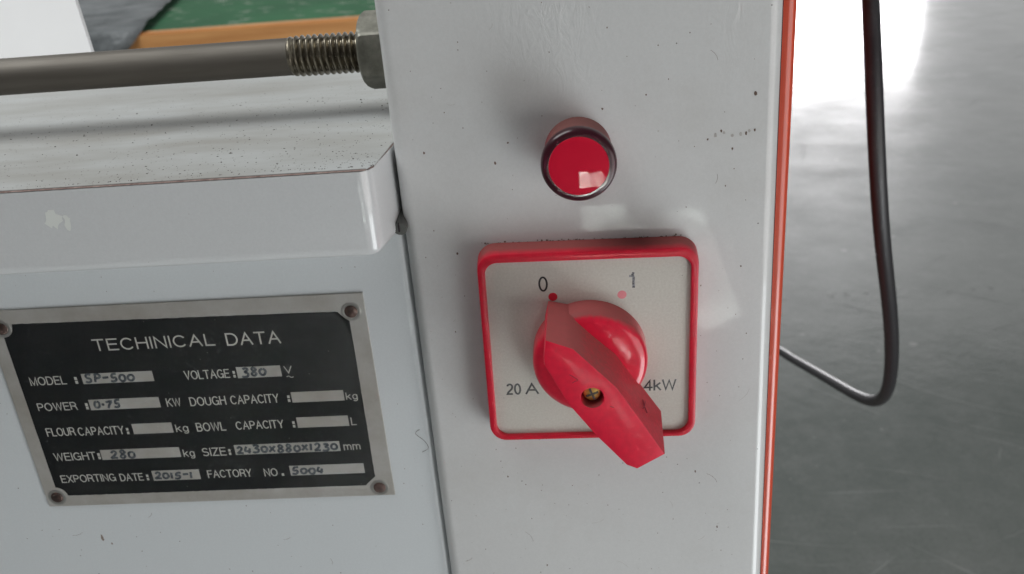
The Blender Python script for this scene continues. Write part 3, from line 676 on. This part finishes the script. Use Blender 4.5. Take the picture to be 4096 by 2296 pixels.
# handwriting: strokes in a unit box (x right, y up)
def circ(cx, cy, rx, ry, a0=90, a1=450, n=12): return [(cx + rx * math.cos(math.radians(a0 + (a1 - a0) * i / n)), cy + ry * math.sin(math.radians(a0 + (a1 - a0) * i / n))) for i in range(n + 1)]
HAND = {
 'S': [[(0.85, 0.85), (0.5, 1.0), (0.15, 0.8), (0.3, 0.55), (0.75, 0.4), (0.8, 0.12), (0.4, 0.0), (0.0, 0.12)]],
 'P': [[(0.3, 1.0), (0.15, 0.0)], [(0.1, 0.9), (0.6, 1.0), (0.95, 0.75), (0.7, 0.5), (0.22, 0.45)]],
 '-': [[(0.05, 0.5), (0.95, 0.55)]],
 '5': [[(0.95, 0.95), (0.35, 0.9), (0.25, 0.5), (0.7, 0.5), (0.8, 0.2), (0.45, 0.0), (0.0, 0.08)]],
 '0': [circ(0.5, 0.42, 0.42, 0.38)],
 '3': [[(0.1, 0.9), (0.6, 1.0), (0.85, 0.8), (0.4, 0.55), (0.85, 0.4), (0.75, 0.08), (0.3, 0.0), (0.0, 0.12)]],
 '8': [[(0.75, 0.85), (0.45, 1.0), (0.2, 0.8), (0.5, 0.52), (0.85, 0.25), (0.5, 0.0), (0.12, 0.2), (0.45, 0.5), (0.8, 0.72), (0.75, 0.85)]],
 '.': [circ(0.5, 0.4, 0.06, 0.05)],
 '7': [[(0.0, 0.85), (0.9, 0.98), (0.5, 0.5), (0.35, 0.0)]],
 '2': [[(0.1, 0.75), (0.45, 1.0), (0.8, 0.8), (0.6, 0.45), (0.05, 0.05), (0.4, 0.1), (1.0, 0.05)]],
 '4': [[(0.3, 0.95), (0.05, 0.35), (0.5, 0.3), (0.95, 0.35)], [(0.75, 0.7), (0.6, 0.0)]],
 'c': [[(0.6, 0.75), (0.2, 0.55), (0.1, 0.15), (0.5, 0.05), (0.95, 0.2)], [(0.6, 0.4), (0.95, 0.35)]],
 'X': [[(0.1, 0.85), (0.9, 0.05)], [(0.9, 0.85), (0.05, 0.05)]],
 '1': [[(0.5, 0.95), (0.4, 0.0)]],
}
def handwrite(s, x0, x1, z0, h, lw=0.00026, jit=0.06, seed=1):
    rr = random.Random(seed); bm = bmesh.new(); n = len(s); adv = (x1 - x0) / n
    wd = {'.': 0.5, '1': 0.55, '-': 0.95}
    tot = sum(wd.get(ch, 1) for ch in s); adv = (x1 - x0) / tot; x = x0
    for ch in s:
        w_ = adv * wd.get(ch, 1); dz = rr.uniform(-0.04, 0.10) * h; sc2 = rr.uniform(0.9, 1.05)
        for st in HAND[ch]:
            pts = [((x + w_ * (0.08 + 0.80 * (px + 0.12 * py) + rr.uniform(-jit, jit) * 0.4)), 0, z0 + dz + h * sc2 * py) for px, py in st]
            pts = smooth_path(pts, 3)
            tube(bm, [(p.x, NY - 0.00014, p.z) for p in pts], lw, 6, 0.18)
        x += w_
    return bm
HW = [('SP-500', -164.6, -147.5, -14.6, 2.9), ('380', -112.2, -103.6, -14.9, 3.0), ('0.75', -164.3, -154.8, -24.5, 2.8), ('280', -163.9, -154.8, -44.4, 2.9),
      ('2430X880X1230', -120.0, -85.0, -44.4, 2.8), ('2015-1', -150.6, -136.8, -53.6, 2.6), ('5004', -102.6, -91.2, -53.7, 2.7)]
for i, (s, a, b, c_, h) in enumerate(HW):
    P(obj('handwriting', handwrite(s, a * mm, b * mm, c_ * mm, h * mm * 1.05, 0.00042, 0.09, i), m_ink, npt))

# the body front stands almost level with the column: final seat of everything that belongs to it
KB = 0.957; PV = Vector((-0.0003, -0.2418, 0.1342))
seat = Matrix.Translation(PV) @ Matrix.Scale(KB, 4) @ Matrix.Translation(-PV)
for root in (body, npt):
    new = seat @ root.location; 
    for ch in root.children: ch.data.transform(Matrix.Scale(KB, 4))
    root.location = new
for o in (cr, gb): o.data.transform(seat)
body.location.z = -0.85; dz = (seat @ Vector((0, 0, -0.85))).z + 0.85
for ch in body.children: ch.data.transform(Matrix.Translation((0, 0, dz)))

# ================================================================ rotary switch
th = -0.01726; ct, st_ = math.cos(th), math.sin(th)
sw = thing('rotary_switch', 'red rotary switch with square frame, silver 0 to 1 dial plate and big red handle', 'switch', (0, 0.0, 0))
def rotp(p): return (ct * p[0] - st_ * p[1], st_ * p[0] + ct * p[1])
def R3(l, y): return [(*[rotp(p)[0]], y, rotp(p)[1]) for p in l]
# frame: outer wall, rounded front, inner wall
bm = bmesh.new()
ox0, ox1, oz0, oz1 = -30.5 * mm, 30.5 * mm, -29.3 * mm, 31.8 * mm
ix0, ix1, iz0, iz1 = -28.45 * mm, 28.45 * mm, -27.7 * mm, 29.1 * mm
def O(d, r): return rrect(ox0 + d, ox1 - d, oz0 + d, oz1 - d, r)
def I(d, r): return rrect(ix0 - d, ix1 + d, iz0 - d, iz1 + d, r)
yf = -0.0015
loops = [R3(O(-0.0004, 0.0054), YF + 0.0002), R3(O(-0.0002, 0.0052), 0.002), R3(O(0, 0.005), yf + 0.0006), R3(O(0.00018, 0.0048), yf + 0.00018), R3(O(0.0006, 0.0044), yf), R3(I(0.0005, 0.0042), yf), R3(I(0.00012, 0.0038), yf + 0.00015), R3(I(0, 0.0037), yf + 0.0005), R3(I(0, 0.0037), 0.0008)]
rings(bm, loops)
obj('switch_frame', bm, m_red_frame, sw, True)
bm = bmesh.new(); prism(bm, [rotp(p) for p in rrect(ix0 - 0.0003, ix1 + 0.0003, iz0 - 0.0003, iz1 + 0.0003, 0.0038)], 'y', 0.0, 0.0007)
obj('faceplate', bm, m_plate, sw)
# print on the plate
text_mesh('0', -13.75 * mm, -11.1 * mm, 19.35 * mm, 4.7 * mm, -0.00003, m_print, sw, 'numeral', th)
text_mesh('20', -24.9 * mm, -20.5 * mm, -14.1 * mm, 3.9 * mm, -0.00003, m_print, sw, 'lettering', th, 0.15)
text_mesh('A', -19.3 * mm, -15.3 * mm, -14.05 * mm, 3.8 * mm, -0.00003, m_print, sw, 'lettering', th, 0.15)
text_mesh('4kW', 15.4 * mm, 24.9 * mm, -13.95 * mm, 3.7 * mm, -0.00003, m_print, sw, 'lettering', th, 0.15, 0.2)
text_mesh('.', 14.3 * mm, 14.75 * mm, -13.95 * mm, 3.7 * mm, -0.00003, m_print, sw, 'lettering', th)
bm = bmesh.new()
def stroke(pts, w): tube(bm, [(rotp((a * mm, b * mm))[0], -0.00002, rotp((a * mm, b * mm))[1]) for a, b in pts], w, 8, 0.06)
stroke([(12.75, 24.35), (12.45, 23.6), (12.72, 23.0), (12.75, 19.6)], 0.00036); stroke([(12.4, 23.25), (11.5, 23.2)], 0.00030)
obj('numeral', bm, m_print_worn, sw)
for (dx, dz, m_) in ((-9.85, 17.65, m_dot_red), (9.48, 17.59, m_dot_pink)):
    bm = bmesh.new(); cx, cz = rotp((dx * mm, dz * mm)); lathe_y(bm, cx, cz, [(0.00128, -0.00001), (0.00124, -0.00006)], 28, False, True)
    obj('index_dot', bm, m_, sw)
# disc of the knob
bm = bmesh.new()
lathe_y(bm, 0, 0, [(0.0163, 0.0), (0.01625, -0.0055), (0.0161, -0.0066), (0.0157, -0.0074), (0.0150, -0.0080), (0.0135, -0.0084), (0.010, -0.0087), (0.005, -0.0088)], 96, False, True)
obj('knob_disc', bm, m_red_gloss, sw, True)
# handle: front outline and rear outline, both read counter-clockwise from the raised tip
FR = [(-11.15, 18.1), (-4.2, 15.15), (6.45, 3.2), (12.98, -8.05), (18.85, -18.6), (11.3, -23.1), (8.45, -21.7), (0.4, -11.6), (-6.4, -1.5), (-9.4, 5.1), (-12.0, 10.7), (-12.0, 13.0)]
BK = [(-10.85, 16.8, -0.3), (-4.3, 15.15, -0.3), (7.3, 3.3, -7.0), (14.25, -8.4, -7.0), (19.4, -16.0, -8.5), (11.8, -20.8, -9.0), (8.3, -19.5, -8.5), (-0.9, -10.9, -7.0), (-7.6, -1.8, -7.0), (-10.4, 4.6, -3.0), (-12.15, 9.6, -0.3), (-12.1, 12.2, -0.3)]
HF = -26.0
bm = bmesh.new()
def inset(poly, d):
    n = len(poly); o_ = []
    for i in range(n):
        a, b, c_ = Vector(poly[i - 1]), Vector(poly[i]), Vector(poly[(i + 1) % n])
        e1 = (b - a).normalized(); e2 = (c_ - b).normalized()
        n1 = Vector((e1.y, -e1.x)); n2 = Vector((e2.y, -e2.x)); nn_ = (n1 + n2).normalized()
        k = d / max(0.5, nn_.dot(n1)); o_.append(tuple(b + nn_ * k))
    return o_
def fine(poly, k=3):
    o_ = []
    for i in range(len(poly)):
        a = poly[i]; b = poly[(i + 1) % len(poly)]
        for j in range(k): o_.append(tuple(a[q] + (b[q] - a[q]) * j / k for q in range(len(a))))
    return o_
# is the outline clockwise? the inset direction above assumes it is
mid = [(0.5 * (a[0] + b[0]) + (-0.2 if i in (1, 2, 3) else 0), 0.5 * (a[1] + b[1]), 0.5 * (HF + b[2])) for i, (a, b) in enumerate(zip(FR, BK))]
f1 = inset(FR, 0.0); f2 = inset(FR, 0.14); f3 = inset(FR, 0.5)
K = 3
Lp = [fine(BK, K), fine(mid, K), fine([(a, b, HF + 0.55) for a, b in f1], K), fine([(a, b, HF + 0.14) for a, b in f2], K), fine([(a, b, HF) for a, b in f3], K)]
vs = rings(bm, [[(p[0] * mm, p[2] * mm, p[1] * mm) for p in l] for l in Lp], True, False)
# front face with the round screw hole
hn = 32; hole = [bm.verts.new((0.00005 + 0.0031 * math.cos(2 * math.pi * i / hn), HF * mm, 0.0002 + 0.0031 * math.sin(2 * math.pi * i / hn))) for i in range(hn)]
he = [bm.edges.new((hole[i], hole[(i + 1) % hn])) for i in range(hn)]
oe = [bm.edges.get((vs[-1][i], vs[-1][(i + 1) % len(vs[-1])])) for i in range(len(vs[-1]))]
bmesh.ops.triangle_fill(bm, edges=he + oe, use_beauty=True, use_dissolve=False)
deep = [bm.verts.new((0.00005 + 0.0029 * math.cos(2 * math.pi * i / hn), HF * mm + 0.0058, 0.0002 + 0.0029 * math.sin(2 * math.pi * i / hn))) for i in range(hn)]
for i in range(hn): bm.faces.new((hole[i], hole[(i + 1) % hn], deep[(i + 1) % hn], deep[i]))
bm.faces.new(deep)
obj('handle', bm, m_red, sw, True)
# screw in the hole
bm = bmesh.new(); sy = HF * mm + 0.0020
lathe_y(bm, 0.00005, 0.0002, [(0.0024, sy + 0.0025), (0.0024, sy + 0.0010), (0.0021, sy + 0.0003), (0.0014, sy), (0.0007, sy - 0.0001)], 28, False, True)
scw = obj('screw', bm, m_brass, sw, True)
for a in (20, 110):
    bm = bmesh.new(); c_, s_ = math.cos(math.radians(a)), math.sin(math.radians(a)); w_ = 0.00028; l_ = 0.0017
    q = [(-l_, -w_), (l_, -w_), (l_, w_), (-l_, w_)]
    prism(bm, [(0.00005 + c_ * u - s_ * v_, 0.0002 + s_ * u + c_ * v_) for u, v_ in q], 'y', sy - 0.00016 - (0.00002 if a == 20 else 0), sy + 0.0004)
    o = obj('screw_slot', bm, m_gap, scw)
# small scratches on the handle face
m_scr = mat('knob_scratch', (0.20, 0.012, 0.02), 0.6)
for pts in ([(-5.0, 5.0), (-4.3, 5.5), (-3.5, 5.7)], [(-5.6, 7.6), (-4.5, 6.8), (-3.5, 5.9)], [(4.6, -2.6), (5.6, -3.0)]):
    bm = bmesh.new(); tube(bm, [(a * mm, HF * mm - 0.00001, b * mm) for a, b in pts], 0.00010, 6, 0.2)
    obj('scratch', bm, m_scr, sw)

m_scr2 = mat('dull_scratch', (0.24, 0.02, 0.04), 0.7)
def on_side(u, v):
    """point on the upper right flank of the handle: u along the edge, v from front edge to rear edge"""
    a, b = Vector((12.98, HF, -8.05)), Vector((18.85, HF, -18.6)); c_, d_ = Vector((14.25, -7.0, -8.4)), Vector((19.4, -8.5, -16.0))
    p = a.lerp(b, u).lerp(c_.lerp(d_, u), v) + Vector((0.10, 0, 0.055))
    return tuple(p * mm)
for seg_ in ([(0.02, 0.62), (0.10, 0.50), (0.22, 0.42)], [(0.10, 0.50), (0.02, 0.38)], [(0.10, 0.50), (0.14, 0.66)]):
    bm = bmesh.new(); tube(bm, [on_side(*q) for q in seg_], 0.00013, 6); obj('scratch', bm, m_scr2, sw)

# ================================================================ indicator lamp
LX, LZ = -0.0004, 0.0583
lamp = thing('indicator_lamp', 'round red indicator lamp with dark rim above the rotary switch', 'lamp', (LX, YF, LZ))
def Lm(*a): [under(lamp, q) for q in a]
bm = bmesh.new(); lathe_y(bm, LX, LZ, [(0.0090, YF + 0.0004), (0.0092, -0.0010), (0.0096, -0.0050), (0.0097, -0.0058)], 96)
Lm(obj('lamp_barrel', bm, m_lamp_side, lamp, True))
bm = bmesh.new(); lathe_y(bm, LX, LZ, [(0.00981, -0.0056), (0.0098, -0.0068), (0.0096, -0.0076), (0.0091, -0.0081), (0.0085, -0.0083), (0.00775, -0.0083), (0.0077, -0.0080)], 96)
Lm(obj('lamp_rim', bm, m_lamp_rim, lamp, True))
bm = bmesh.new()
prof = [(0.0078, -0.0081)] + [(rr_, -0.0083 - (0.00045 * (1 - (rr_ / 0.0078) ** 2))) for rr_ in (0.0077, 0.0070, 0.0062, 0.0054, 0.0046, 0.0038, 0.0030, 0.0022, 0.0014, 0.0007)]
lathe_y(bm, LX, LZ, prof, 96, False, True)
Lm(obj('lens', bm, m_lens, lamp, True))

# ================================================================ power cable
CP = [[0.128, 0.250, 0.200], [0.1318, 0.2230, 0.110], [0.1340, 0.2080, 0.0560], [0.1352, 0.1970, 0.0200], [0.1392, 0.1930, -0.0250], [0.1490, 0.2070, -0.0690], [0.1640, 0.2295, -0.1080], [0.1785, 0.2590, -0.1620], [0.1870, 0.2851, -0.1950], [0.1945, 0.3140, -0.2225], [0.1985, 0.3500, -0.2480], [0.1992, 0.3900, -0.2660], [0.2000, 0.4934, -0.3068], [0.1955, 0.5574, -0.3318], [0.187, 0.6200, -0.3510], [0.165, 0.74, -0.375], [0.12, 0.88, -0.38], [0.02, 1.02, -0.40], [-0.10, 1.10, -0.50], [-0.13, 1.12, -0.848]]
bm = bmesh.new(); tube(bm, relax(smooth_path(CP, 7)), 0.0040, 20)
tag(obj('power_cable', bm, m_rubber, None, True), 'thick black power cable hanging in a loop right of the column', 'cable')

# ================================================================ workbench behind, upper left
bench = thing('workbench', 'green topped workbench with orange wood edge behind the machine', 'workbench', (-1.1, 1.65, -0.85))
def B(*a): [under(bench, q) for q in a]
bm = bmesh.new(); box(bm, -2.6, -0.15, 1.322, 2.6, -0.135, -0.100); B(obj('bench_top', bm, m_green, bench))
bm = bmesh.new(); box(bm, -2.6, -0.15, 1.297, 1.3215, -0.140, -0.0985)
bmesh.ops.bevel(bm, geom=bm.edges[:], offset=0.003, segments=2, affect='EDGES'); B(obj('edge_board', bm, m_wood, bench))
for lx in (-2.5, -0.25):
    for ly in (1.36, 2.5):
        bm = bmesh.new(); box(bm, lx - 0.03, lx + 0.03, ly - 0.03, ly + 0.03, -0.849, -0.1352); B(obj('leg', bm, m_legw, bench))
# plastic film lying over the bench edge
bm = bmesh.new(); nu, nv = 26, 30; grid = []
rr = random.Random(4)
for j in range(nv + 1):
    row = []
    for i in range(nu + 1):
        # right edge runs back and to the left; the front flap hangs over the edge board
        s_ = j / nv * 0.75 - 0.09
        if s_ < 0: y_ = 1.292; z_ = -0.095 + s_; xr = -0.690 + s_ * 1.1
        else: y_ = 1.292 + s_; z_ = -0.095; xr = -0.690 - s_ * 0.235
        x_ = xr - 0.8 * (1 - i / nu)
        wv = (1 - 0.8 * (i / nu) ** 3) * 0.004 * math.sin(x_ * 31 + y_ * 17) + 0.004 * math.sin(x_ * 13 - y_ * 29)
        if s_ < 0: y_ -= abs(wv)
        else: z_ += abs(wv) + (0.004 if s_ > 0.02 else 0.002)
        row.append(bm.verts.new((x_, y_, z_)))
    grid.append(row)
for j in range(nv):
    for i in range(nu): bm.faces.new((grid[j][i], grid[j][i + 1], grid[j + 1][i + 1], grid[j + 1][i]))
pf = obj('plastic_film', bm, m_film, None, True)
md = pf.modifiers.new('thickness', 'SOLIDIFY'); md.thickness = 0.0008
tag(pf, 'grey wrinkled plastic film draped over the edge of the green workbench', 'plastic film')
